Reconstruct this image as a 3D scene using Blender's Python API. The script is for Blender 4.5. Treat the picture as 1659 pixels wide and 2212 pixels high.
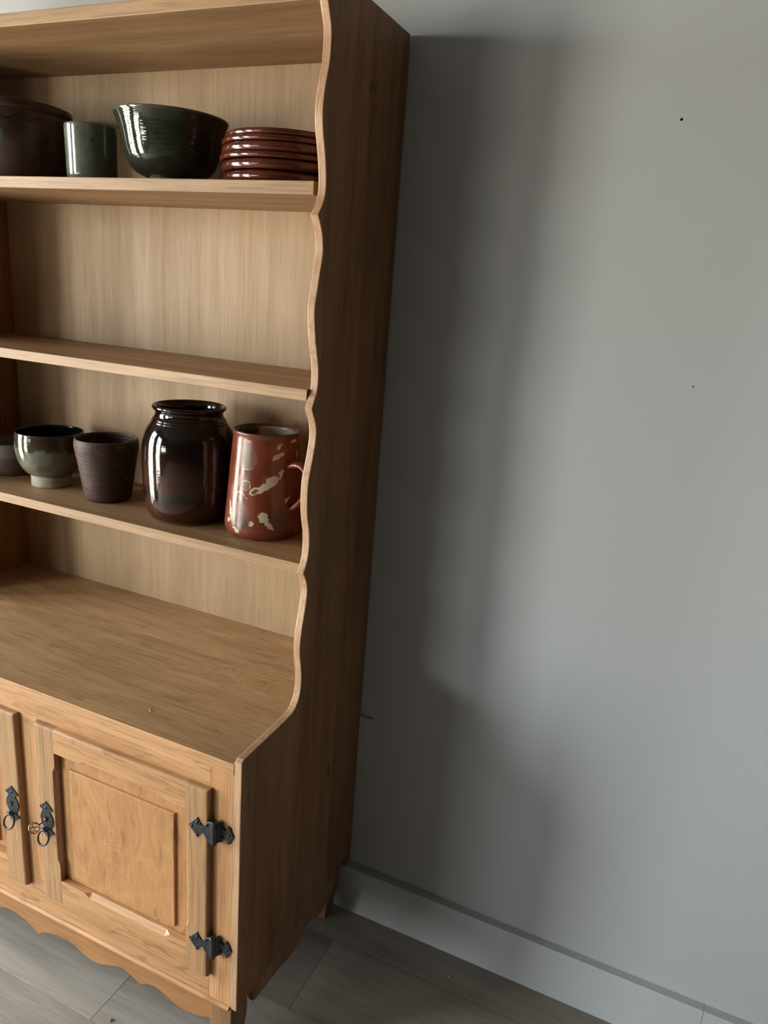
import bpy, bmesh, math, random
from mathutils import Vector, Matrix

# ------------------------------------------------------------------ scene, camera, light
for o in list(bpy.data.objects):
    bpy.data.objects.remove(o, do_unlink=True)
scene = bpy.context.scene
col = scene.collection
scene.view_settings.view_transform = 'Standard'
scene.view_settings.look = 'None'
scene.view_settings.gamma = 1.0
scene.view_settings.use_curve_mapping = False
scene.view_settings.exposure = 1.88
scene.cycles.use_denoising = True
scene.cycles.max_bounces = 8
scene.cycles.diffuse_bounces = 3
scene.cycles.glossy_bounces = 4
scene.cycles.sample_clamp_indirect = 8.0

YAW, PITCH, ROLL = 0.4022, -0.2876, 0.0775
CAM = Vector((0.5834, -1.3248, 1.4239))
fwd = Vector((-math.sin(YAW) * math.cos(PITCH), math.cos(YAW) * math.cos(PITCH), math.sin(PITCH)))
right0 = Vector((math.cos(YAW), math.sin(YAW), 0))
up0 = right0.cross(fwd)
rgt = right0 * math.cos(ROLL) + up0 * math.sin(ROLL)
upv = up0 * math.cos(ROLL) - right0 * math.sin(ROLL)
cam_data = bpy.data.cameras.new('camera')
cam_data.sensor_fit = 'HORIZONTAL'
cam_data.sensor_width = 36.0
cam_data.lens = 36.0 * 1597.37 / 1659.0
cam_data.clip_start = 0.01
cam = bpy.data.objects.new('camera', cam_data)
col.objects.link(cam)
m3 = Matrix((rgt, upv, -fwd)).transposed()
cam.matrix_world = Matrix.Translation(CAM) @ m3.to_4x4()
scene.camera = cam

# overcast daylight: pale sky over a darker, warmer ground
SKY = (0.91, 0.965, 1.0)
SKY_STRENGTH = 9.0
world = bpy.data.worlds.new('overcast_sky')
scene.world = world
world.use_nodes = True
wn = world.node_tree
wn.nodes.clear()
wo = wn.nodes.new('ShaderNodeOutputWorld')
wb = wn.nodes.new('ShaderNodeBackground')
wt = wn.nodes.new('ShaderNodeTexCoord')
ws = wn.nodes.new('ShaderNodeSeparateXYZ')
wr = wn.nodes.new('ShaderNodeValToRGB')
wm = wn.nodes.new('ShaderNodeMapRange')
wm.inputs['From Min'].default_value = -1.0
wm.inputs['From Max'].default_value = 1.0
wr.color_ramp.elements[0].position = 0.47
wr.color_ramp.elements[0].color = (0.80, 0.74, 0.65, 1)
wr.color_ramp.elements[1].position = 0.54
wr.color_ramp.elements[1].color = (*SKY, 1)
wn.links.new(wt.outputs['Generated'], ws.inputs[0])
wn.links.new(ws.outputs['Z'], wm.inputs['Value'])
wn.links.new(wm.outputs['Result'], wr.inputs['Fac'])
wn.links.new(wr.outputs['Color'], wb.inputs['Color'])
wb.inputs['Strength'].default_value = SKY_STRENGTH
wn.links.new(wb.outputs['Background'], wo.inputs['Surface'])

# room: windows are in the left wall
XL, XR, YB, YF, ZC = -2.4, 4.6, 0.006, -6.5, 2.60
# windows of the left wall: (centre y, width, sill height, head height)
WINDOWS = [(-1.10, 0.80, 0.02, 2.15), (-2.57, 1.10, 0.02, 2.15), (-4.85, 2.80, 0.85, 1.50)]  # last window is unseen, added to smooth the shadow on the wall
for (wy, ww, wz, wh) in WINDOWS:
    ld = bpy.data.lights.new('window_portal', 'AREA')
    ld.shape = 'RECTANGLE'
    ld.size = wh - wz
    ld.size_y = ww
    ld.cycles.is_portal = True
    lo = bpy.data.objects.new('window_portal', ld)
    lo.location = (XL - 0.12, wy, (wz + wh) / 2)
    lo.rotation_euler = (0, -math.pi / 2, 0)
    col.objects.link(lo)

# ------------------------------------------------------------------ helpers
def tag(o, label=None, cat=None, group=None, kind=None):
    if label: o['label'] = label
    if cat: o['category'] = cat
    if group: o['group'] = group
    if kind: o['kind'] = kind
    return o

def empty(name, loc=(0, 0, 0), parent=None):
    o = bpy.data.objects.new(name, None)
    o.empty_display_size = 0.05
    o.location = loc
    if parent: o.parent = parent
    col.objects.link(o)
    return o

def link(name, me, mat, parent=None, loc=(0, 0, 0)):
    if mat and not me.materials: me.materials.append(mat)
    o = bpy.data.objects.new(name, me)
    o.location = loc
    if parent: o.parent = parent
    col.objects.link(o)
    return o

def bm_obj(name, bm, mat, parent=None, loc=(0, 0, 0), smooth=False):
    bmesh.ops.recalc_face_normals(bm, faces=bm.faces[:])
    me = bpy.data.meshes.new(name)
    bm.to_mesh(me)
    bm.free()
    if smooth:
        for p in me.polygons: p.use_smooth = True
    return link(name, me, mat, parent, loc)

def add_box(bm, x0, x1, y0, y1, z0, z1, bev=0.0, seg=2):
    vs = [bm.verts.new((x, y, z)) for x in (x0, x1) for y in (y0, y1) for z in (z0, z1)]
    idx = [(0, 1, 3, 2), (4, 6, 7, 5), (0, 4, 5, 1), (2, 3, 7, 6), (0, 2, 6, 4), (1, 5, 7, 3)]
    fs = [bm.faces.new([vs[i] for i in f]) for f in idx]
    if bev > 0:
        es = list({e for f in fs for e in f.edges})
        bmesh.ops.bevel(bm, geom=es, offset=bev, segments=seg, affect='EDGES', profile=0.5)

def box(name, mat, parent, x0, x1, y0, y1, z0, z1, bev=0.0, off=(0, 0, 0), seg=2):
    bm = bmesh.new()
    add_box(bm, x0 - off[0], x1 - off[0], y0 - off[1], y1 - off[1], z0 - off[2], z1 - off[2], bev, seg)
    return bm_obj(name, bm, mat, parent)

def prism(bm, pts, axis, a0, a1, bev=0.0, bev_filter=None, seg=2, sides=None):
    """polygon pts (u,v) extruded along axis ('x': (y,z), 'y': (x,z), 'z': (x,y))"""
    def mk(p, a):
        return {'x': (a, p[0], p[1]), 'y': (p[0], a, p[1]), 'z': (p[0], p[1], a)}[axis]
    A = [bm.verts.new(mk(p, a0)) for p in pts]
    B = [bm.verts.new(mk(p, a1)) for p in pts]
    n = len(pts)
    fa = bm.faces.new(A)
    fb = bm.faces.new(list(reversed(B)))
    for i in range(n):
        j = (i + 1) % n
        bm.faces.new((A[j], A[i], B[i], B[j]))
    if bev > 0:
        es = []
        for i in range(n):
            j = (i + 1) % n
            if bev_filter is None or bev_filter(pts[i], pts[j]):
                for si, L in enumerate((A, B)):
                    if sides and not sides(si, pts[i], pts[j]): continue
                    e = bm.edges.get((L[i], L[j]))
                    if e: es.append(e)
        bmesh.ops.recalc_face_normals(bm, faces=bm.faces[:])
        bmesh.ops.bevel(bm, geom=es, offset=bev, segments=seg, affect='EDGES', profile=0.5)

def catmull(pts, n=5, closed=False):
    out = []
    m = len(pts)
    rng = range(m if closed else m - 1)
    for i in rng:
        g = (lambda k: pts[k % m]) if closed else (lambda k: pts[max(0, min(m - 1, k))])
        p0, p1, p2, p3 = g(i - 1), g(i), g(i + 1), g(i + 2)
        for k in range(n):
            t = k / n
            out.append(tuple(0.5 * (2 * b + (c - a) * t + (2 * a - 5 * b + 4 * c - d) * t * t + (3 * b - a - 3 * c + d) * t ** 3)
                             for a, b, c, d in zip(p0, p1, p2, p3)))
    if not closed: out.append(tuple(pts[-1]))
    return out

def lathe(bm, prof, seg=72):
    rings = []
    for (r, z) in prof:
        if r < 1e-5:
            rings.append([bm.verts.new((0, 0, z))])
        else:
            rings.append([bm.verts.new((r * math.cos(2 * math.pi * k / seg), r * math.sin(2 * math.pi * k / seg), z)) for k in range(seg)])
    for a, b in zip(rings[:-1], rings[1:]):
        for k in range(seg):
            k2 = (k + 1) % seg
            if len(a) == 1 and len(b) == 1: continue
            if len(a) == 1: bm.faces.new((a[0], b[k], b[k2]))
            elif len(b) == 1: bm.faces.new((a[k], a[k2], b[0]))
            else: bm.faces.new((a[k], a[k2], b[k2], b[k]))

def tube(bm, pts, rad, seg=10, closed=False, caps=True):
    """round tube through 3-D points; rad number or list"""
    pts = [Vector(p) for p in pts]
    n = len(pts)
    rings = []
    prev = None
    for i, p in enumerate(pts):
        if closed: t = (pts[(i + 1) % n] - pts[i - 1]).normalized()
        else: t = (pts[min(n - 1, i + 1)] - pts[max(0, i - 1)]).normalized()
        if prev is None:
            a = t.orthogonal().normalized()
        else:
            a = (prev - t * prev.dot(t)).normalized()
        prev = a
        b = t.cross(a)
        r = rad[i] if isinstance(rad, (list, tuple)) else rad
        rx, ry = r if isinstance(r, tuple) else (r, r)
        rings.append([bm.verts.new(p + a * rx * math.cos(2 * math.pi * k / seg) + b * ry * math.sin(2 * math.pi * k / seg)) for k in range(seg)])
    last = n if closed else n - 1
    for i in range(last):
        A, B = rings[i], rings[(i + 1) % n]
        for k in range(seg):
            bm.faces.new((A[k], A[(k + 1) % seg], B[(k + 1) % seg], B[k]))
    if caps and not closed:
        bm.faces.new(rings[0]); bm.faces.new(list(reversed(rings[-1])))

# ------------------------------------------------------------------ materials
class NT:
    def __init__(self, name):
        self.m = bpy.data.materials.new(name)
        self.m.use_nodes = True
        self.t = self.m.node_tree
        self.t.nodes.clear()
        self.out = self.t.nodes.new('ShaderNodeOutputMaterial')
        self.b = self.t.nodes.new('ShaderNodeBsdfPrincipled')
        self.t.links.new(self.b.outputs[0], self.out.inputs['Surface'])
        self._co = None
    def n(self, typ, **kw):
        nd = self.t.nodes.new(typ)
        for k, v in kw.items():
            if k.startswith('_'): setattr(nd, k[1:], v)
            else: self.set(nd.inputs[k.replace('__', ' ')], v)
        return nd
    def set(self, sock, v):
        if hasattr(v, 'is_output') or isinstance(v, bpy.types.NodeSocket): self.t.links.new(v, sock)
        else: sock.default_value = v
    def co(self):
        if self._co is None: self._co = self.t.nodes.new('ShaderNodeTexCoord').outputs['Object']
        return self._co
    def rnd_co(self, amount=7.0):
        oi = self.t.nodes.new('ShaderNodeObjectInfo')
        mul = self.n('ShaderNodeMath', _operation='MULTIPLY'); self.set(mul.inputs[0], oi.outputs['Random']); mul.inputs[1].default_value = amount
        add = self.n('ShaderNodeVectorMath', _operation='ADD'); self.set(add.inputs[0], self.co()); self.set(add.inputs[1], mul.outputs[0])
        return add.outputs[0], oi.outputs['Random']
    def mapping(self, vec, scale=(1, 1, 1), rot=(0, 0, 0), loc=(0, 0, 0)):
        mp = self.n('ShaderNodeMapping')
        self.set(mp.inputs['Vector'], vec)
        mp.inputs['Scale'].default_value = scale; mp.inputs['Rotation'].default_value = rot; mp.inputs['Location'].default_value = loc
        return mp.outputs[0]
    def noise(self, vec, scale=1.0, detail=4.0, rough=0.55, dist=0.0):
        nd = self.n('ShaderNodeTexNoise', Scale=scale, Detail=detail, Roughness=rough, Distortion=dist)
        self.set(nd.inputs['Vector'], vec)
        return nd.outputs['Fac']
    def ramp(self, fac, stops):
        r = self.t.nodes.new('ShaderNodeValToRGB')
        self.set(r.inputs['Fac'], fac)
        els = r.color_ramp.elements
        while len(els) < len(stops): els.new(0.5)
        for e, (p, c) in zip(els, stops):
            e.position = p
            e.color = (*c, 1) if len(c) == 3 else c
        return r.outputs['Color']
    def fmap(self, fac, a, b, c=0.0, d=1.0):
        r = self.n('ShaderNodeMapRange')
        self.set(r.inputs['Value'], fac)
        r.inputs['From Min'].default_value = a; r.inputs['From Max'].default_value = b
        r.inputs['To Min'].default_value = c; r.inputs['To Max'].default_value = d
        return r.outputs['Result']
    def mix(self, fac, a, b, mode='MIX'):
        nd = self.n('ShaderNodeMix', _data_type='RGBA', _blend_type=mode)
        self.set(nd.inputs['Factor'], fac)
        for s, v in ((nd.inputs['A'], a), (nd.inputs['B'], b)) if False else ((nd.inputs[6], a), (nd.inputs[7], b)):
            if isinstance(v, tuple): v = (*v, 1) if len(v) == 3 else v
            self.set(s, v)
        return nd.outputs[2]
    def math(self, op, a, b=None, c=None):
        nd = self.n('ShaderNodeMath', _operation=op)
        self.set(nd.inputs[0], a)
        if b is not None: self.set(nd.inputs[1], b)
        if c is not None: self.set(nd.inputs[2], c)
        return nd.outputs[0]
    def sep(self, v):
        nd = self.n('ShaderNodeSeparateXYZ'); self.set(nd.inputs[0], v); return nd.outputs
    def comb(self, x, y, z):
        nd = self.n('ShaderNodeCombineXYZ'); self.set(nd.inputs[0], x); self.set(nd.inputs[1], y); self.set(nd.inputs[2], z); return nd.outputs[0]
    def bump(self, h, strength=0.2, dist=0.001):
        nd = self.n('ShaderNodeBump', Strength=strength, Distance=dist)
        self.set(nd.inputs['Height'], h)
        self.set(self.b.inputs['Normal'], nd.outputs[0])
    def fin(self, color=None, rough=None, metal=None, spec=None, coat=None):
        if color is not None:
            if isinstance(color, tuple): color = (*color, 1) if len(color) == 3 else color
            self.set(self.b.inputs['Base Color'], color)
        if rough is not None: self.set(self.b.inputs['Roughness'], rough)
        if metal is not None: self.set(self.b.inputs['Metallic'], metal)
        if spec is not None: self.set(self.b.inputs['Specular IOR Level'], spec)
        if coat is not None: self.set(self.b.inputs['Coat Weight'], coat)
        return self.m

def wood(name, axis, dark, light, rough=0.5, fleck=0.0, pores=1.0, blotch=1.0, figure=1.0, gs=(1.6, 26), contrast=1.0, knots=(), burr=None):
    k = NT(name)
    co, rnd = k.rnd_co(5.0)
    def sc(along, across):
        s = [across, across, across]; s['xyz'.index(axis)] = along; return tuple(s)
    grain = k.noise(k.mapping(co, sc(*gs)), 1.0, 6.0, 0.62, 0.6 * figure)
    mid = tuple((a + b) / 2 for a, b in zip(dark, light))
    c = k.ramp(grain, [(0.49 - 0.18 / contrast, dark), (0.48, mid), (0.49 + 0.18 / contrast, light)])
    # slow cloudy tone changes of an old oiled board
    bl = k.noise(k.mapping(co, sc(2.2, 5.0)), 1.0, 3.0, 0.5, 0.4)
    c = k.mix(k.fmap(bl, 0.35, 0.72, 0.0, 0.42 * blotch), c, tuple(x * 0.62 for x in dark), 'MIX')
    pv = k.noise(k.mapping(co, sc(11, 300)), 1.0, 2.0, 0.5)
    pf = k.fmap(pv, 0.50, 0.66, 0.0, 0.40 * pores)
    c = k.mix(pf, c, tuple(x * 0.45 for x in dark), 'MIX')
    if fleck > 0:
        fv = k.noise(k.mapping(co, sc(16, 70), loc=(3, 1, 2)), 1.0, 1.0, 0.4, 0.8)
        c = k.mix(k.fmap(fv, 0.62, 0.72, 0.0, fleck), c, tuple(x * 0.5 for x in dark), 'MIX')
    # single knots and a burr, at fixed places in the board: (centre, radii) in dresser coordinates
    def spot(cen, rad, wob):
        nd = k.n('ShaderNodeMapping', _vector_type='TEXTURE')
        k.set(nd.inputs['Vector'], k.co())
        nd.inputs['Location'].default_value = (cen[0] + 0.49765, cen[1] + 0.22825, cen[2])
        nd.inputs['Scale'].default_value = rad
        ln = k.n('ShaderNodeVectorMath', _operation='LENGTH'); k.set(ln.inputs[0], nd.outputs[0])
        return k.math('ADD', ln.outputs['Value'], k.math('MULTIPLY', k.math('SUBTRACT', k.noise(k.co(), 120, 3), 0.5), wob))
    for (cen, rad) in knots:
        c = k.mix(k.fmap(spot(cen, rad, 1.1), 1.0, 0.3, 0.0, 0.72), c, tuple(x * 0.22 for x in dark))
    if burr:
        sq = k.noise(k.mapping(k.co(), (42, 70, 85)), 1.0, 2, 0.5, 2.2)
        m = k.math('MULTIPLY', k.fmap(spot(burr[0], burr[1], 0.6), 1.0, 0.5), k.fmap(sq, 0.50, 0.74, 0.0, 0.62))
        c = k.mix(m, c, (dark[0] * 0.55, dark[1] * 0.48, dark[2] * 0.40))
    k.bump(k.math('ADD', k.math('MULTIPLY', pv, -0.6), grain), 0.25, 0.0006)
    return k.fin(c, k.fmap(grain, 0.3, 0.7, rough + 0.06, rough - 0.06), spec=0.35)

OAK_D, OAK_L = (0.210, 0.090, 0.031), (0.350, 0.172, 0.066)
FRM_D, FRM_L = (0.385, 0.182, 0.074), (0.570, 0.306, 0.142)
PAL_D, PAL_L = (0.310, 0.170, 0.078), (0.435, 0.260, 0.133)
M = {}
M['oak_x'] = wood('oak_grain_along', 'x', OAK_D, OAK_L, 0.5)
M['oak_z'] = wood('oak_grain_upright', 'z', OAK_D, OAK_L, 0.5, knots=[((0, -0.137, 1.736), (0.012, 0.008, 0.012)), ((0, -0.121, 1.737), (0.012, 0.005, 0.012)), ((0, -0.117, 1.709), (0.01, 0.005, 0.006)), ((0, -0.139, 0.463), (0.012, 0.010, 0.028))])
M['frame_x'] = wood('golden_oak_along', 'x', FRM_D, FRM_L, 0.45, fleck=0.5, blotch=0.5)
M['frame_z'] = wood('golden_oak_upright', 'z', tuple(c * 1.1 for c in FRM_D), tuple(c * 1.08 for c in FRM_L), 0.45, pores=1.1, blotch=0.5)
M['shelf_x'] = wood('pale_oak_along', 'x', PAL_D, PAL_L, 0.48, blotch=0.7)
M['back_z'] = wood('pale_oak_veneer', 'z', (0.345, 0.208, 0.102), (0.485, 0.323, 0.180), 0.5, blotch=0.6, pores=0.5, figure=1.6, contrast=0.75)
M['counter'] = wood('worn_oak_top', 'x', (0.390, 0.222, 0.102), (0.570, 0.350, 0.178), 0.42, fleck=0.38, blotch=1.2, figure=2.6, gs=(2.6, 20), burr=((-0.170, -0.185, 0.6706), (0.16, 0.085, 0.05)))
M['field'] = wood('burr_oak_panel', 'z', (0.370, 0.170, 0.063), (0.530, 0.270, 0.115), 0.42, fleck=0.5, pores=0.45, blotch=0.5, figure=5.0, gs=(7, 13), contrast=0.8, burr=((-0.270, -0.4615, 0.390), (0.040, 0.05, 0.090)))
M['stile_z'] = wood('fine_grained_stile', 'z', (0.290, 0.152, 0.066), (0.455, 0.255, 0.122), 0.48, pores=1.0, blotch=0.4, gs=(1.2, 55), contrast=0.75)
M['edge'] = wood('lit_panel_edge', 'z', (0.400, 0.220, 0.120), (0.560, 0.340, 0.205), 0.45, blotch=0.3)  # paler copy of the darkened side oak, so front edges look lit
M['apron'] = wood('honey_oak_apron', 'x', (0.290, 0.126, 0.045), (0.400, 0.188, 0.073), 0.45, blotch=0.4)
M['leg'] = wood('dark_oak_leg', 'z', (0.210, 0.105, 0.048), (0.330, 0.180, 0.085), 0.5)

def iron():
    k = NT('black_iron')
    v = k.noise(k.co(), 160, 3, 0.6)
    k.bump(v, 0.35, 0.0006)
    return k.fin(k.ramp(v, [(0.3, (0.034, 0.036, 0.040)), (0.7, (0.078, 0.082, 0.088))]), k.fmap(v, 0.3, 0.7, 0.32, 0.5), 0.75)
M['iron'] = iron()
M['keymetal'] = NT('worn_key_metal').fin((0.42, 0.33, 0.27), 0.25, 1.0)

def paint(name, c, rough=0.6):
    k = NT(name)
    v = k.noise(k.co(), 220, 3, 0.6)
    v2 = k.noise(k.co(), 1.4, 3, 0.5)
    k.bump(v, 0.06, 0.0008)
    return k.fin(k.mix(k.fmap(v2, 0.3, 0.7, 0, 0.12), c, tuple(x * 0.86 for x in c)), rough, spec=0.3)
M['wall'] = paint('greige_wall_paint', (0.465, 0.468, 0.470))
M['skirt'] = paint('skirting_paint', (0.485, 0.49, 0.495), 0.5)
M['ceiling'] = paint('ceiling_paint', (0.10, 0.097, 0.09), 0.8)
M['dark_wall'] = paint('dark_wall_paint', (0.032, 0.030, 0.027), 0.8)
M['white'] = paint('white_window_paint', (0.72, 0.72, 0.70), 0.4)
M['plastic'] = NT('grey_plastic').fin((0.46, 0.45, 0.435), 0.5)
M['hole'] = NT('dark_hole').fin((0.004, 0.004, 0.004), 0.9, spec=0.1)

def plank_mat():
    k = NT('grey_laminate_plank')
    co, rnd = k.rnd_co(9.0)
    g = k.noise(k.mapping(co, (1.1, 9, 9)), 1.0, 5, 0.6, 0.8)
    f = k.noise(k.mapping(co, (9, 160, 160)), 1.0, 3, 0.6)
    c = k.ramp(g, [(0.3, (0.235, 0.197, 0.167)), (0.5, (0.330, 0.284, 0.244)), (0.72, (0.430, 0.378, 0.330))])
    c = k.mix(k.fmap(f, 0.45, 0.7, 0, 0.25), c, (0.11, 0.092, 0.075))
    c = k.mix(k.fmap(rnd, 0, 1, 0, 0.18), c, (0.14, 0.12, 0.10))
    k.bump(f, 0.15, 0.0005)
    return k.fin(c, k.fmap(g, 0.3, 0.7, 0.58, 0.48), spec=0.2)
M['plank'] = plank_mat()
M['subfloor'] = NT('dark_subfloor').fin((0.06, 0.052, 0.045), 0.8)

def pane_mat():
    k = NT('window_glass')
    tr = k.t.nodes.new('ShaderNodeBsdfTransparent')
    gl = k.t.nodes.new('ShaderNodeBsdfGlossy'); gl.inputs['Roughness'].default_value = 0.02
    lw = k.n('ShaderNodeLayerWeight', Blend=0.5)
    fr = k.math('ADD', k.math('MULTIPLY', k.math('POWER', lw.outputs['Facing'], 5.0), 0.92), 0.04)
    mx = k.t.nodes.new('ShaderNodeMixShader')
    tr.inputs['Color'].default_value = (0.94, 0.96, 0.95, 1)
    k.t.links.new(fr, mx.inputs[0]); k.t.links.new(tr.outputs[0], mx.inputs[1]); k.t.links.new(gl.outputs[0], mx.inputs[2])
    k.t.links.new(mx.outputs[0], k.out.inputs['Surface'])
    k.t.nodes.remove(k.b)
    return k.m
M['glass'] = pane_mat()

# ------------------------------------------------------------------ the room
floor = box('floor', M['subfloor'], None, XL - 0.3, XR + 0.2, YF - 0.3, YB + 0.2, -0.12, -0.010)
tag(floor, 'grey-brown wood plank floor under the dresser', 'floor', kind='structure')
rng = random.Random(4)
PW, PL = 0.2, 1.22
bm = bmesh.new(); add_box(bm, 0, PL - 0.0005, 0, PW - 0.0004, -0.010, 0.0, 0.0005, 1)
bmesh.ops.recalc_face_normals(bm, faces=bm.faces[:])
pme = bpy.data.meshes.new('plank'); bm.to_mesh(pme); bm.free()
row = 0
y = -0.5 - PW * 32
while y < YB - 0.01:
    x = (-0.314 if abs(y + 0.5) < 0.01 else rng.uniform(-1.1, 0.1)) - PL * 3
    while x < XR:
        if x + PL > XL - 0.02 and y > YF - 0.25 and x < XR:
            p = link('plank', pme, M['plank'], floor, (x, y, 0))
        x += PL
    y += PW

wall = box('wall_back', M['wall'], None, XL - 0.3, XR + 0.2, YB, YB + 0.15, 0, ZC)
tag(wall, 'plain greige painted wall behind and beside the dresser', 'wall', kind='structure')
for (x, z, r) in ((0.4626, 1.7127, 0.0022), (0.5514, 1.3136, 0.0013)):
    bm = bmesh.new(); lathe(bm, [(0, 0.0006), (r * 0.7, 0.0006), (r, 0.0)], 12)
    for v in bm.verts: v.co = Vector((v.co.x, -v.co.z, v.co.y))
    bm_obj('nail_hole', bm, M['hole'], wall, (x, YB, z))

# left wall with three window openings, the furthest one added for the light
bm = bmesh.new()
cuts = [YF - 0.28] + [v for w in reversed(WINDOWS) for v in (w[0] - w[1] / 2, w[0] + w[1] / 2)] + [YB]
for ya, yb in zip(cuts[0::2], cuts[1::2]):
    add_box(bm, XL - 0.16, XL, ya, yb, 0, ZC)
for (wy, ww, wz, wh) in WINDOWS:
    add_box(bm, XL - 0.16, XL, wy - ww / 2, wy + ww / 2, 0, wz)
    add_box(bm, XL - 0.16, XL, wy - ww / 2, wy + ww / 2, wh, ZC)
tag(bm_obj('wall_left', bm, M['wall']), 'greige side wall with two windows and an added third', 'wall', kind='structure')
tag(box('wall_right', M['dark_wall'], None, XR, XR + 0.15, YF - 0.28, YB, 0, ZC), 'dark painted wall at the far right of the room', 'wall', kind='structure')
tag(box('wall_front', M['dark_wall'], None, XL, XR, YF - 0.28, YF, 0, ZC), 'dark painted wall facing the dresser', 'wall', kind='structure')
tag(box('ceiling', M['ceiling'], None, XL - 0.3, XR + 0.2, YF - 0.3, YB + 0.15, ZC, ZC + 0.1), 'plain ceiling', 'ceiling', kind='structure')
for i, (wy, ww, wz, wh) in enumerate(WINDOWS):
    w = empty('window_%d' % (i + 1), (XL - 0.06, wy, wz))
    tag(w, ['tall white window in the side wall nearest the dresser', 'tall single-leaf window in the middle of the side wall', 'unseen wide low window added at the far end of the side wall'][i], 'window', kind='structure')
    hw, h, f = ww / 2, wh - wz, 0.045
    bm = bmesh.new()
    add_box(bm, -0.03, 0.03, -hw, -hw + f, 0, h); add_box(bm, -0.03, 0.03, hw - f, hw, 0, h)
    add_box(bm, -0.03, 0.03, -hw + f, hw - f, 0, f); add_box(bm, -0.03, 0.03, -hw + f, hw - f, h - f, h)
    bm_obj('window_frame', bm, M['white'], w)
    leaves = [(-hw + f, hw - f)] if i == 1 else [(-hw + f, -0.025), (0.025, hw - f)]
    if i != 1: box('mullion', M['white'], w, -0.025, 0.025, -0.025, 0.025, f, h - f)
    for (a, b) in leaves:
        box('transom', M['white'], w, -0.02, 0.02, a, b, h * 0.68, h * 0.68 + 0.04)
        for (c, d) in ((f, h * 0.68), (h * 0.68 + 0.04, h - f)):
            box('pane', M['glass'], w, -0.003, 0.003, a, b, c, d)
    box('sill', M['white'], w, 0.03, 0.059, -hw, hw, 0.0005, 0.02, 0.004)

sk = empty('baseboard_back', (0.9, YB, 0))
tag(sk, 'painted skirting board along the foot of the wall', 'baseboard', kind='structure')
for (a, b) in ((XL, -1.02), (-1.02, 0.787), (0.7877, XR)):
    bm = bmesh.new()
    prism(bm, [(YB, 0), (-0.013, 0), (-0.013, 0.119), (-0.0115, 0.1215), (YB, 0.1225)], 'x', a - 0.9, b - 0.9)
    for v in bm.verts: v.co.y -= YB
    bm_obj('skirting_length', bm, M['skirt'], sk)

# socket plate half hidden behind the dresser's edge
so = empty('wall_socket', (-0.011, YB, 0.46))
tag(so, 'flat grey-white wall socket plate peeking out behind the dresser edge', 'socket')
box('cover_plate', M['plastic'], so, -0.0425, 0.0425, -0.0052, 0.0, -0.060, 0.060, 0.002)
for dz in (-0.03, 0.03):
    box('socket_insert', M['plastic'], so, -0.025, 0.025, -0.0058, -0.0050, dz - 0.024, dz + 0.024, 0.0003, seg=1)

# ------------------------------------------------------------------ the dresser
T, D2, W = 0.0153, 0.4565, 0.9953
XI = -W + T
ZB, Z0 = 0.6706, 0.1522
dresser = empty('dresser', (-W / 2, -D2 / 2, 0))
tag(dresser, 'tall oak dresser with open shelves, scalloped sides and two panelled doors', 'dresser')
OFF = Vector((-W / 2, -D2 / 2, 0))
def dpart(name, bm, mat, parent=None, smooth=False):
    for v in bm.verts: v.co -= OFF
    return bm_obj(name, bm, mat, parent or dresser, smooth=smooth)

CUSPS = [(-0.2915, 1.8290), (-0.2890, 1.5275), (-0.2805, 1.2350), (-0.2835, 0.9511)]
seg1 = [(-0.2915, 1.8290), (-0.2882, 1.8062), (-0.2797, 1.7887), (-0.2746, 1.7737), (-0.2739, 1.756), (-0.2755, 1.7343), (-0.2810, 1.7142),
        (-0.2859, 1.6959), (-0.2889, 1.6768), (-0.2887, 1.6594), (-0.2852, 1.641), (-0.2799, 1.6246), (-0.2745, 1.6056), (-0.2705, 1.5867),
        (-0.2690, 1.5684), (-0.2710, 1.5559), (-0.2770, 1.5441), (-0.2890, 1.5275)]
seg2 = [(-0.2890, 1.5275), (-0.2813, 1.516), (-0.2746, 1.5038), (-0.2709, 1.4912), (-0.2690, 1.4812), (-0.2689, 1.4724), (-0.2710, 1.462),
        (-0.2744, 1.4493), (-0.2782, 1.4321), (-0.282, 1.4141), (-0.2850, 1.3991), (-0.2857, 1.3825), (-0.2838, 1.3667), (-0.2806, 1.3514),
        (-0.2766, 1.3358), (-0.2718, 1.3199), (-0.2669, 1.3039), (-0.2645, 1.2877), (-0.2647, 1.2732), (-0.2670, 1.2604), (-0.2724, 1.2512), (-0.2805, 1.2350)]
seg3 = [(-0.2805, 1.2350), (-0.2735, 1.2225), (-0.2669, 1.2114), (-0.2632, 1.1993), (-0.2625, 1.1874), (-0.2642, 1.1732), (-0.2675, 1.1594),
        (-0.2710, 1.1462), (-0.2753, 1.1325), (-0.2796, 1.1188), (-0.2818, 1.1036), (-0.2819, 1.0863), (-0.2810, 1.0703), (-0.2780, 1.050),
        (-0.2703, 1.0229), (-0.2681, 0.9929), (-0.2725, 0.9687), (-0.2835, 0.9511)]
seg4 = [(-0.2835, 0.9511), (-0.2740, 0.9370), (-0.2686, 0.9220), (-0.2668, 0.9056), (-0.2725, 0.8742), (-0.2790, 0.8478), (-0.2833, 0.8203), (-0.2827, 0.795),
        (-0.2765, 0.767), (-0.2730, 0.7432), (-0.2752, 0.7157), (-0.2845, 0.6973), (-0.3011, 0.6868), (-0.330, 0.6838), (-0.380, 0.6825), (-0.4211, 0.6812), (-0.4500, 0.6806)]
prof = [(-0.2870, 1.8500)]
for s in (seg1, seg2, seg3): prof += catmull(s, 3)[:-1]
prof += catmull(seg4, 3)
prof += [(-D2, 0.6770), (-D2, Z0), (-0.0300, Z0), (-0.0300, 0.1330), (0.0, 0.1330), (0.0, 1.8500)]
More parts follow.
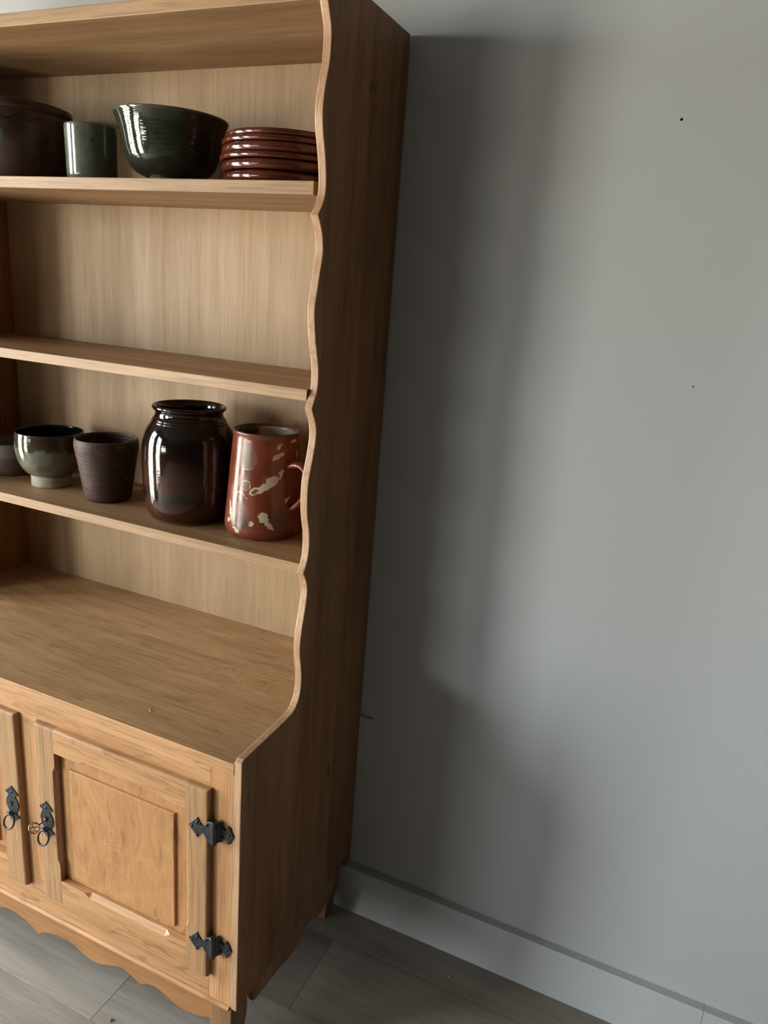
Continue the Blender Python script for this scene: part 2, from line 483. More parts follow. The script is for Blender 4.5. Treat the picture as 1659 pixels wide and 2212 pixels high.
# the rear foot of the panel is scribed around the skirting
i0 = prof.index((-0.0300, Z0))
prof[i0:i0 + 3] = [(-0.0300, Z0), (-0.0165, Z0), (-0.0165, 0.1260), (0.0, 0.1380)][:4]
prof = [p for i, p in enumerate(prof) if i == 0 or (abs(p[0] - prof[i - 1][0]) + abs(p[1] - prof[i - 1][1])) > 1e-6]
def front_edge(a, b): return a[0] < -0.2 and b[0] < -0.2 and not (abs(a[1] - Z0) < 1e-4 and abs(b[1] - Z0) < 1e-4)
for (xa, xb) in ((-T, 0.0), (-W, XI)):
    bm = bmesh.new()
    inner = 0 if xb == 0.0 else 1
    prism(bm, prof, 'x', xa, xb, 0.0026, front_edge, 3, lambda si, a, b: not (si == inner and a[1] < 0.678 and b[1] < 0.678))
    bmesh.ops.recalc_face_normals(bm, faces=bm.faces[:])
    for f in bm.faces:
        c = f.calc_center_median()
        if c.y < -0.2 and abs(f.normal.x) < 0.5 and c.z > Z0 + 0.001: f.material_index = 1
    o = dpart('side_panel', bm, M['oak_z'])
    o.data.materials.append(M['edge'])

def dbox(name, mat, x0, x1, y0, y1, z0, z1, bev=0.0015, parent=None, seg=2):
    bm = bmesh.new(); add_box(bm, x0, x1, y0, y1, z0, z1, bev, seg); return dpart(name, bm, mat, parent)

dbox('back_panel', M['back_z'], XI, -T, -0.0119, -0.004, 0.30, 1.8307, 0)
dbox('top_board', M['shelf_x'], XI, -T, -0.2849, -0.0119, 1.8102, 1.8307, 0.0012)
def shelf(ysh, zt, th, notch):
    bm = bmesh.new()
    if notch:
        pts = [(XI, -0.0119), (XI, -ysh), (-0.0300, -ysh), (-0.0300, -ysh + 0.022), (-T, -ysh + 0.022), (-T, -0.0119)]
    else:
        pts = [(XI, -0.0119), (XI, -ysh), (-T - 0.0006, -ysh), (-T - 0.0006, -0.0119)]
    prism(bm, pts, 'z', zt - th, zt, 0.0012, lambda a, b: abs(a[1] + ysh) < 1e-5 and abs(b[1] + ysh) < 1e-5, 2)
    return dpart('shelf', bm, M['shelf_x'])
shelf(0.2498, 0.9522, 0.020, False)
shelf(0.2738, 1.2644, 0.0191, False)
shelf(0.2563, 1.5794, 0.0201, True)
dbox('counter_board', M['counter'], XI, -T, -D2 + 0.0032, -0.0119, ZB - 0.021, ZB, 0)
dbox('counter_lipping', M['frame_x'], XI, -T, -D2 - 0.0008, -D2 + 0.0032, ZB - 0.021, ZB, 0.0012)

# face frame
FY = -D2
dbox('top_rail', M['frame_x'], XI, -0.0617, FY, FY + 0.022, 0.590, ZB - 0.021, 0.0004, seg=1)
dbox('bottom_rail', M['frame_x'], XI, -0.0617, FY, FY + 0.022, 0.1565, 0.235, 0.0004, seg=1)
dbox('frame_post', M['frame_z'], -0.0617, -T, FY, FY + 0.022, 0.1565, ZB - 0.021, 0.0004, seg=1)
dbox('frame_post', M['frame_z'], XI, -0.9000, FY, FY + 0.0215, 0.235, 0.590, 0.0004, seg=1)
dbox('centre_stile', M['frame_z'], -0.5180, -0.4450, FY, FY + 0.022, 0.235, 0.590, 0.0004, seg=1)
dbox('cabinet_floor', M['oak_x'], XI, -T, FY + 0.022, -0.0119, 0.165, 0.183, 0)
# bead under the bottom rail
bm = bmesh.new()
pr = [(FY + 0.012, 0.1565), (FY - 0.0015, 0.1565)] + [(FY - 0.0015 - 0.0040 * math.sin(a), 0.1515 + 0.0045 * math.cos(a)) for a in [math.pi * k / 8 for k in range(1, 8)]] + [(FY + 0.012, 0.1470)]
prism(bm, pr, 'x', XI, -T)
dpart('bead_moulding', bm, M['frame_x'])

# scalloped apron
half = [(-0.5055, 0.0713), (-0.4960, 0.0790), (-0.4866, 0.0855), (-0.4636, 0.0940), (-0.4372, 0.0990), (-0.4117, 0.0970), (-0.3864, 0.0880), (-0.3662, 0.0805), (-0.3451, 0.0792),
        (-0.3197, 0.0867), (-0.2945, 0.0975), (-0.2741, 0.1010), (-0.2548, 0.0962), (-0.2392, 0.0887), (-0.2294, 0.0845)]
half2 = [(-0.2294, 0.0845), (-0.2200, 0.0915), (-0.2116, 0.0955), (-0.1923, 0.0983), (-0.1733, 0.0931), (-0.1547, 0.0859), (-0.1359, 0.0806), (-0.1134, 0.0800), (-0.0913, 0.0850), (-0.0610, 0.0950)]
rgtc = catmull(half, 3)[:-1] + catmull(half2, 3)
cx_ = -0.5055
lft = [(2 * cx_ - x, z) for (x, z) in reversed(rgtc)][:-1]
lft = [p for p in lft if p[0] > XI + 0.046]
bm = bmesh.new()
prism(bm, [(-0.0610, 0.1475)] + [(XI + 0.045, 0.1475), (XI + 0.045, 0.095)] + lft + rgtc, 'y', FY + 0.006, FY + 0.024, 0.0009,
      lambda a, b: a[1] < 0.12 and b[1] < 0.12, 1)
dpart('apron', bm, M['apron'])
# side aprons
sp = [(-0.4000, 0.1180), (-0.3600, 0.1120), (-0.3165, 0.1085), (-0.2800, 0.0995), (-0.2511, 0.0975), (-0.2200, 0.1050), (-0.1891, 0.1140), (-0.1600, 0.1020), (-0.1400, 0.0950), (-0.1000, 0.1040), (-0.0750, 0.1080)]
for xa in (-0.0125, XI - T + 0.0005):
    bm = bmesh.new()
    prism(bm, [(-0.0750, Z0), (-0.4000, Z0)] + catmull(sp, 3), 'x', xa, xa + 0.0120)
    dpart('side_apron', bm, M['leg'])
# legs, square and tapering
def leg(x0, x1, y0, y1, ztop, tx, ty):
    bm = bmesh.new()
    secs = [(ztop, x0, x1, y0, y1), (0.09, x0, x1, y0, y1), (0.0, x0 + tx[0], x1 - tx[1], y0 + ty[0], y1 - ty[1])]
    rings = []
    for (z, a, b, c, d) in secs:
        rings.append([bm.verts.new(p) for p in ((a, c, z), (b, c, z), (b, d, z), (a, d, z))])
    for A, B in zip(rings[:-1], rings[1:]):
        for k in range(4): bm.faces.new((A[k], A[(k + 1) % 4], B[(k + 1) % 4], B[k]))
    bm.faces.new(rings[0]); bm.faces.new(list(reversed(rings[-1])))
    vert = [e for e in bm.edges if abs(e.verts[0].co.z - e.verts[1].co.z) > 0.01]
    bmesh.ops.bevel(bm, geom=vert, offset=0.002, segments=2, affect='EDGES', profile=0.5)
    dpart('leg', bm, M['leg'])
leg(-0.0605, -0.0135, FY + 0.003, FY + 0.056, 0.147, (0.012, 0.003), (0.002, 0.016))
leg(-0.0605, -0.0135, -0.075, -0.022, 0.151, (0.010, 0.010), (0.012, 0.008))
leg(XI - T + 0.0135, XI + 0.0445, FY + 0.003, FY + 0.056, 0.147, (0.003, 0.012), (0.002, 0.016))
leg(XI - T + 0.0135, XI + 0.0445, -0.075, -0.022, 0.151, (0.010, 0.010), (0.012, 0.008))

# doors ------------------------------------------------------------
TD = 0.0125       # overlay thickness in front of the frame
def frame_member(bm, length, width, to3, outer_round=0.005, ch=0.006, s0=0.22, s1=0.80, inner=True, ends=True):
    """length along s, width from outer(0) to inner(width) edge, v depth out of the door.  to3(s,u,v)->xyz"""
    r = outer_round
    S = []
    def sec(s, T_, c):
        pts = [(0, 0), (0, max(T_ - r, 0.0005))]
        for a in (30, 60, 90):
            aa = math.radians(a)
            pts.append((r - r * math.cos(aa), max(T_ - r, 0.0005) + (min(r, T_) * math.sin(aa))))
        pts += [(width - c, T_), (width, T_ - c), (width, 0)]
        S.append([bm.verts.new(to3(s, u, v)) for (u, v) in pts])
    e = 1e-4
    if ends:
        for q, d in ((0.0, r), (0.0007, r * 0.5), (0.0022, r * 0.13), (r, 0.0)): sec(q, TD - d, e)
    else: sec(0, TD, e)
    if inner:
        L0, L1 = s0 * length, s1 * length
        sec(L0, TD, e); sec(L0 + 0.012, TD, ch); sec(L1 - 0.012, TD, ch); sec(L1, TD, e)
    if ends:
        for q, d in ((r, 0.0), (0.0022, r * 0.13), (0.0007, r * 0.5), (0.0, r)): sec(length - q, TD - d, e)
    else: sec(length, TD, e)
    for A, B in zip(S[:-1], S[1:]):
        n = len(A)
        for k in range(n): bm.faces.new((A[k], A[(k + 1) % n], B[(k + 1) % n], B[k]))
    bm.faces.new(S[0]); bm.faces.new(list(reversed(S[-1])))

DZ0, DZ1 = 0.2115, 0.6110
def door(x0, x1, wl, wr_, label):
    d = empty('door', (0, 0, 0), dresser)
    d['label'] = label
    zt, zb = 0.561, 0.270
    H = DZ1 - DZ0
    bm = bmesh.new(); frame_member(bm, H, wl, lambda s, u, v: (x0 + u, FY - v, DZ0 + s), s0=0.24, s1=0.80); dpart('stile', bm, M['stile_z'], d)
    bm = bmesh.new(); frame_member(bm, H, wr_, lambda s, u, v: (x1 - u, FY - v, DZ0 + s), s0=0.24, s1=0.80); dpart('stile', bm, M['stile_z'], d)
    Lr = (x1 - wr_) - (x0 + wl)
    bm = bmesh.new(); frame_member(bm, Lr, DZ1 - zt, lambda s, u, v: (x0 + wl + s, FY - v, DZ1 - u), s0=0.2, s1=0.85, ends=False); dpart('rail', bm, M['frame_x'], d)
    bm = bmesh.new(); frame_member(bm, Lr, zb - DZ0, lambda s, u, v: (x0 + wl + s, FY - v, DZ0 + u), s0=0.2, s1=0.88, ends=False, ch=0.008); dpart('rail', bm, M['frame_x'], d)
    # fielded panel
    bm = bmesh.new()
    a0, a1, c0, c1 = x0 + wl - 0.002, x1 - wr_ + 0.002, zb - 0.002, zt + 0.002
    f0, f1, g0, g1 = x0 + wl + 0.0270, x1 - wr_ - 0.0305, zb + 0.0150, zt - 0.0310
    def ring(x0_, x1_, z0_, z1_, y): return [bm.verts.new(p) for p in ((x0_, y, z0_), (x1_, y, z0_), (x1_, y, z1_), (x0_, y, z1_))]
    R = [ring(a0, a1, c0, c1, FY + 0.012), ring(a0, a1, c0, c1, FY + 0.0010), ring(f0 - 0.001, f1 + 0.001, g0 - 0.001, g1 + 0.001, FY + 0.0000),
         ring(f0, f1, g0, g1, FY - 0.0042), ring(f0 + 0.001, f1 - 0.001, g0 + 0.001, g1 - 0.001, FY - 0.0050)]
    for A, B in zip(R[:-1], R[1:]):
        for k in range(4): bm.faces.new((A[k], A[(k + 1) % 4], B[(k + 1) % 4], B[k]))
    bm.faces.new(R[0]); bm.faces.new(list(reversed(R[-1])))
    dpart('panel', bm, M['field'], d)
    return d
door(-0.4570, -0.0577, 0.0500, 0.0473, 'right door with fielded panel, key in its lock')
door(-0.9060, -0.5060, 0.0473, 0.0500, 'left door cut off by the photo edge')

# hinges -----------------------------------------------------------
def plate(bm, pts, y0, y1, bev=0.0005):
    prism(bm, pts, 'y', y0, y1, bev, None, 1)
def dome(bm, x, y, z, r, h):
    pr = [(r, 0.0), (r * 0.86, h * 0.55), (r * 0.5, h * 0.88), (0, h)]
    b2 = bmesh.new(); lathe(b2, pr, 10)
    me = bpy.data.meshes.new('tmp'); 
    for v in b2.verts: v.co = Vector((x + v.co.x, y - v.co.z, z + v.co.y))
    b2.to_mesh(me); b2.free(); bm.from_mesh(me); bpy.data.meshes.remove(me)
def hinge(zc, label):
    h = empty('hinge', (0, 0, 0), dresser)
    h['label'] = label
    kx = -0.0455
    L = [(-0.0510, 0.0000), (-0.0325, 0.0205), (-0.0300, 0.0150), (-0.0232, 0.0075), (-0.0205, 0.0068), (-0.0185, 0.0100), (-0.0135, 0.0170), (-0.0080, 0.0205), (-0.0035, 0.0215)]
    L = L + [(x, -z) for (x, z) in reversed(L[1:])]
    bm = bmesh.new(); plate(bm, [(kx + x, zc + z) for (x, z) in L], FY - TD - 0.0021, FY - TD, 0.0005); dpart('hinge_leaf', bm, M['iron'], h)
    R = [(0.0035, 0.0215), (0.0080, 0.0195), (0.0125, 0.0110), (0.0150, 0.0080), (0.0180, 0.0085), (0.0215, 0.0185), (0.0245, 0.0170), (0.0325, 0.0000)]
    R = R + [(x, -z) for (x, z) in reversed(R[:-1])]
    bm = bmesh.new(); plate(bm, [(kx + x, zc - 0.003 + z) for (x, z) in R], FY - 0.0031, FY - 0.0008, 0.0005); dpart('hinge_leaf', bm, M['iron'], h)
    bm = bmesh.new()
    tube(bm, [(kx, FY - TD + 0.0005, zc - 0.0225), (kx, FY - TD + 0.0005, zc - 0.0215), (kx, FY - TD + 0.0005, zc + 0.0215), (kx, FY - TD + 0.0005, zc + 0.0225)], [0.0045, 0.0056, 0.0056, 0.0045], 14)
    prism(bm, [(kx + 0.0010, FY - TD - 0.0020), (kx + 0.0035, FY - TD - 0.0020), (kx + 0.0098, FY - 0.0031), (kx + 0.0085, FY - 0.0010)], 'z', zc - 0.0195, zc + 0.0195)
    dpart('knuckle', bm, M['iron'], h, smooth=False)
    for (x, z, y) in ((-0.0440, -0.001, FY - TD - 0.0021), (-0.0330, 0.0105, FY - TD - 0.0021), (-0.0330, -0.0145, FY - TD - 0.0021), (-0.0125, 0.0125, FY - TD - 0.0021),
                      (0.0122, 0.0055, FY - 0.0031), (0.0122, -0.0125, FY - 0.0031), (0.0240, -0.0030, FY - 0.0031)):
        bm = bmesh.new(); dome(bm, kx + x, y, zc + z, 0.0026, 0.0022); dpart('rivet', bm, M['iron'], h, True)
hinge(0.5330, 'upper black iron hinge')
hinge(0.2890, 'lower black iron hinge')
def far_hinge(zc):
    h = empty('hinge', (0, 0, 0), dresser)
    kx = -0.9175
    L = [(0.0510, 0.0000), (0.0325, 0.0205), (0.0300, 0.0150), (0.0232, 0.0075), (0.0205, 0.0068), (0.0185, 0.0100), (0.0135, 0.0170), (0.0080, 0.0205), (0.0035, 0.0215)]
    L = L + [(x, -z) for (x, z) in reversed(L[1:])]
    bm = bmesh.new(); plate(bm, [(kx + x, zc + z) for (x, z) in L], FY - TD - 0.0021, FY - TD); dpart('hinge_leaf', bm, M['iron'], h)
    bm = bmesh.new(); tube(bm, [(kx, FY - TD + 0.0005, zc - 0.0225), (kx, FY - TD + 0.0005, zc + 0.0225)], 0.0056, 12); dpart('knuckle', bm, M['iron'], h)
far_hinge(0.5330); far_hinge(0.2890)

# escutcheons with ring pulls -------------------------------------
def escutcheon(xc, zc, label):
    e = empty('lock_plate', (0, 0, 0), dresser)
    e['label'] = label
    y = FY - TD
    up_ = [(0.0, 0.0420), (0.0055, 0.0370), (0.0180, 0.0262), (0.0140, 0.0222), (0.0105, 0.0215), (0.0092, 0.0195), (0.0105, 0.0172), (0.0150, 0.0100), (0.0172, 0.0)]
    rt = up_ + [(x, -z) for (x, z) in reversed(up_[:-1])]
    lf = [(-x, z) for (x, z) in reversed(rt[1:-1])]
    bm = bmesh.new(); plate(bm, [(xc + x, zc + z) for (x, z) in rt + lf], y - 0.0018, y, 0.0005); dpart('iron_plate', bm, M['iron'], e)
    # keyhole
    kh = [(0.0034 * math.sin(a), 0.0040 + 0.0034 * math.cos(a)) for a in [math.radians(d) for d in range(-140, 141, 28)]]
    kh = kh + [(0.0016, -0.0060), (-0.0016, -0.0060)]
    bm = bmesh.new(); prism(bm, [(xc + x, zc + z) for (x, z) in kh], 'y', y - 0.0022, y - 0.0016); dpart('keyhole', bm, M['hole'], e)
    for dz in (0.0280, -0.0300):
        bm = bmesh.new(); dome(bm, xc, y - 0.0018, zc + dz, 0.0028, 0.0022); dpart('rivet', bm, M['iron'], e, True)
    # staple and ring
    bm = bmesh.new(); tube(bm, [(xc - 0.004, y - 0.0010, zc - 0.0190), (xc - 0.004, y - 0.0090, zc - 0.0190), (xc + 0.004, y - 0.0090, zc - 0.0190), (xc + 0.004, y - 0.0010, zc - 0.0190)], 0.0018, 8); dpart('staple', bm, M['iron'], e, True)
    R = 0.0138
    tilt = math.radians(24)
    top = Vector((xc, y - 0.0065, zc - 0.0215))
    pts = []
    for k in range(32):
        a = 2 * math.pi * k / 32
        lx, lz = R * 0.95 * math.sin(a), R * math.cos(a) - R
        pts.append(top + Vector((lx, lz * math.sin(tilt), lz * math.cos(tilt))))
    bm = bmesh.new(); tube(bm, pts, 0.0021, 10, closed=True); dpart('ring_pull', bm, M['iron'], e, True)
escutcheon(-0.5265, 0.4045, 'black iron lock plate with ring pull, left door')
escutcheon(-0.4345, 0.4045, 'black iron lock plate with ring pull, right door')

# key left in the right-hand lock
KX, KZ, KY = -0.4345, 0.4060, FY - TD
key = empty('key', (KX, KY, KZ))
tag(key, 'small worn bronze-toned key sticking out of the right door lock', 'key')
bm = bmesh.new(); tube(bm, [(0, 0.012, 0), (0, -0.004, 0), (0, -0.0045, 0), (0, -0.020, 0)], [0.0020, 0.0020, 0.0020, 0.0020], 10)
tube(bm, [(0, -0.003, 0), (0, -0.0052, 0)], 0.0031, 10)
tube(bm, [(0, -0.0185, 0), (0, -0.0205, 0)], 0.0030, 10)
bm_obj('shaft', bm, M['keymetal'], key, smooth=True)
bm = bmesh.new()
cy = -0.0300
def kp(a, r): return Vector((r * math.sin(a) * 0.74, cy + r * math.cos(a), -r * math.sin(a) * 0.67))
tube(bm, [kp(2 * math.pi * k / 36, 0.0102) for k in range(36)], 0.0012, 8, closed=True)
for j in range(3):
    a0 = math.radians(60 + 120 * j)
    c0 = kp(a0, 0.0050)
    tube(bm, [c0 + (kp(2 * math.pi * k / 18, 0.0042) - Vector((0, cy, 0))) for k in range(18)], 0.0009, 6, closed=True)
bm_obj('bow', bm, M['keymetal'], key, smooth=True)

# ------------------------------------------------------------------ pottery
def glaze(name, stops, zr=0.0, rough=0.1, nscale=30, rings=0.0, ring_freq=260, coat=0.0, bump=0.1, spec=0.5):
    k = NT(name)
    co = k.co()
    v = k.noise(co, nscale, 4, 0.6, 0.3)
    c = k.ramp(v, stops)
    z = k.sep(co)[2]
    h = k.noise(co, 45, 3, 0.55)
    if rings > 0:
        zz = k.comb(0.0, 0.0, k.math('ADD', k.math('MULTIPLY', z, ring_freq), k.math('MULTIPLY', k.noise(co, 6, 2), 1.2)))
        h = k.math('ADD', k.math('MULTIPLY', k.noise(zz, 1.0, 2, 0.5), rings), h)
    k.bump(h, bump, 0.002)
    return k, c, v, z, co

Z1, Z3 = 0.9522, 1.5794
# --- dark brown storage jar
def jar():
    k, c, v, z, co = glaze('tenmoku_glaze', [(0.35, (0.0055, 0.0030, 0.0022)), (0.65, (0.013, 0.006, 0.004))], rings=0.5, bump=0.10)
    zn = k.math('ADD', z, k.math('MULTIPLY', k.noise(k.mapping(co, (5, 5, 1)), 2.0, 2), 0.06))
    low = k.ramp(zn, [(0.0, (1, 1, 1)), (0.072, (1, 1, 1)), (0.085, (0, 0, 0)), (0.092, (0, 0, 0)), (0.105, (1, 1, 1)), (0.14, (0.7, 0.7, 0.7)), (0.18, (0, 0, 0))])
    c = k.mix(low, c, (0.040, 0.0105, 0.0055))
    c = k.mix(k.fmap(z, 0.006, 0.003, 0, 1), c, (0.16, 0.09, 0.03))
    mat = k.fin(c, 0.07, spec=0.55)
    o = empty('storage_jar', (-0.3607, -0.1346, Z1))
    tag(o, 'large glossy dark brown stoneware jar with flared rim', 'jar')
    out = [(0, 0.002), (0.070, 0.0015), (0.0745, 0.0), (0.0775, 0.003), (0.0800, 0.007), (0.0865, 0.022), (0.0905, 0.050), (0.0925, 0.090), (0.0930, 0.120), (0.0920, 0.145), (0.0895, 0.163), (0.0845, 0.179), (0.0780, 0.190), (0.0738, 0.1955)]
    out2 = [(0.0738, 0.1955), (0.0742, 0.1975), (0.0722, 0.1990), (0.0716, 0.2003), (0.0722, 0.2020), (0.0702, 0.2038), (0.0675, 0.2080), (0.0662, 0.2130), (0.0668, 0.2170), (0.0700, 0.2205), (0.0724, 0.2240), (0.0722, 0.2270), (0.0700, 0.2290), (0.0665, 0.2286), (0.0635, 0.2255), (0.0610, 0.2180), (0.0605, 0.2080), (0.0680, 0.1950), (0.0850, 0.1600), (0.0870, 0.1000), (0.0820, 0.0300), (0.0700, 0.0080), (0, 0.0070)]
    bm = bmesh.new(); lathe(bm, out[:4] + catmull(out[3:], 4)[1:-1] + catmull(out2, 3), 96); bm_obj('body', bm, mat, o, smooth=True)
    # faint stamped line of marks under the neck
    mk = NT('stamp_grey').fin((0.07, 0.06, 0.055), 0.25)
    bm = bmesh.new()
    a0 = math.atan2(-1.3248 + 0.1346, 0.5834 + 0.3607) - 0.36
    rr = random.Random(3)
    for j in range(10):
        a = a0 + j * 0.052
        r, zz = 0.0858, 0.1772
        h = rr.uniform(0.0016, 0.0030)
        t = Vector((-math.sin(a), math.cos(a), 0)); n = Vector((math.cos(a), math.sin(a), 0)); u = Vector((-n.x * 0.55, -n.y * 0.55, 0.83))
        c0 = n * r + Vector((0, 0, zz))
        for (p, q, w) in ((-0.0009, -0.0004, h), (0.0003, 0.0008, h * 0.6)):
            vs = [bm.verts.new(c0 + t * p), bm.verts.new(c0 + t * q), bm.verts.new(c0 + t * q + u * w), bm.verts.new(c0 + t * p + u * w)]
            bm.faces.new(vs)
    bm_obj('stamped_mark', bm, mk, o)
jar()

# --- olive tea bowl with pale foot
def teabowl():
    k, c, v, z, co = glaze('olive_ash_glaze', [(0.3, (0.085, 0.078, 0.047)), (0.7, (0.165, 0.155, 0.105))], rings=0.9, ring_freq=300, bump=0.16)
    edge = k.math('ADD', z, k.math('MULTIPLY', k.math('SUBTRACT', k.noise(k.mapping(co, (1, 1, 0.15)), 42, 2), 0.5), 0.055))
    c = k.mix(k.fmap(edge, 0.090, 0.094), c, (0.045, 0.030, 0.016))
    mat = k.fin(c, 0.09, spec=0.6)
    ki = NT('black_glaze_inside').fin((0.006, 0.007, 0.010), 0.12)
    foot = NT('bare_stoneware_foot'); fv = foot.noise(foot.co(), 90, 3); foot.bump(fv, 0.2, 0.001)
    fm = foot.fin(foot.ramp(fv, [(0.3, (0.30, 0.265, 0.195)), (0.7, (0.40, 0.36, 0.275))]), 0.8)
    o = empty('tea_bowl', (-0.7447, -0.1359, Z1))
    tag(o, 'olive glazed footed tea bowl with dark dripping rim', 'bowl')
    out = [(0.0, 0.022), (0.030, 0.022), (0.0440, 0.0255), (0.0545, 0.0335), (0.0640, 0.0480), (0.0700, 0.0670), (0.0727, 0.0850), (0.0728, 0.1020), (0.0716, 0.1170), (0.0714, 0.1215), (0.0703, 0.1228)]
    ins = [(0.0703, 0.1228), (0.0688, 0.1222), (0.0680, 0.1180), (0.0688, 0.1000), (0.0660, 0.0700), (0.0550, 0.0430), (0.0350, 0.0320), (0, 0.0300)]
    bm = bmesh.new(); lathe(bm, catmull(out, 4), 80); bm_obj('body', bm, mat, o, smooth=True)
    bm = bmesh.new(); lathe(bm, catmull(ins, 4), 80); bm_obj('inside', bm, ki, o, smooth=True)
    ft = [(0, 0.004), (0.034, 0.004), (0.0360, 0.0), (0.0412, 0.0), (0.0428, 0.0012), (0.0430, 0.0045), (0.0428, 0.020), (0.0434, 0.0265), (0.038, 0.0245), (0, 0.0220)]
    bm = bmesh.new(); lathe(bm, ft, 72); bm_obj('foot', bm, fm, o, smooth=True)
teabowl()

# --- dark brown tapered beaker
def beaker():
    k, c, v, z, co = glaze('unglazed_brown_clay', [(0.3, (0.034, 0.0165, 0.0125)), (0.7, (0.064, 0.032, 0.024))], rings=2.2, ring_freq=240, bump=0.45, nscale=16)
    a = k.math('ARCTAN2', k.sep(co)[1], k.sep(co)[0])
    patch = k.noise(k.mapping(k.comb(a, z, 0.0), (1.6, 22, 1), loc=(2.0, 0.4, 0)), 1.0, 3, 0.6)
    c = k.mix(k.fmap(patch, 0.56, 0.70, 0, 0.7), c, (0.150, 0.070, 0.042))
    c = k.mix(k.fmap(z, 0.129, 0.1325, 0, 0.7), c, (0.12, 0.062, 0.042))
    mat = k.fin(c, 0.52, spec=0.25)
    out = [(0, 0.002), (0.038, 0.0015), (0.0435, 0.0), (0.0465, 0.0030), (0.0490, 0.0090), (0.0520, 0.0300), (0.0565, 0.0600), (0.0610, 0.0880), (0.0645, 0.1080), (0.0658, 0.1180), (0.0652, 0.1260), (0.0640, 0.1312), (0.0630, 0.1331), (0.0612, 0.1325), (0.0603, 0.1270), (0.0590, 0.1050), (0.0510, 0.0600), (0.0440, 0.0150), (0.03, 0.0080), (0, 0.0070)]
    bm = bmesh.new(); lathe(bm, out[:3] + catmull(out[2:], 4)[1:], 80)
    o = bm_obj('beaker', bm, mat, None, (-0.5718, -0.1434, Z1), True)
    tag(o, 'matt dark brown tapered clay beaker with throwing rings', 'beaker')
beaker()

# --- plain brown saucer-like bowl at the edge of the photo
def edge_bowl():
    k, c, v, z, co = glaze('dusty_brown_clay', [(0.3, (0.070, 0.040, 0.030)), (0.7, (0.115, 0.068, 0.050))], bump=0.2)
    c = k.mix(k.fmap(z, 0.040, 0.044), c, (0.150, 0.118, 0.108))
    mat = k.fin(c, 0.5)
    out = [(0, 0.002), (0.052, 0.0015), (0.056, 0.0), (0.0595, 0.004), (0.0625, 0.020), (0.0635, 0.040), (0.0640, 0.044), (0.0632, 0.060), (0.0625, 0.0725), (0.0605, 0.0745), (0.0588, 0.0725), (0.0585, 0.030), (0.050, 0.008), (0, 0.007)]
    bm = bmesh.new(); lathe(bm, out, 72)
    o = bm_obj('clay_bowl', bm, mat, None, (-0.9030, -0.1080, Z1), True)
    tag(o, 'small dusty brown clay pot cut off by the left photo edge, behind the tea bowl', 'pot')
edge_bowl()

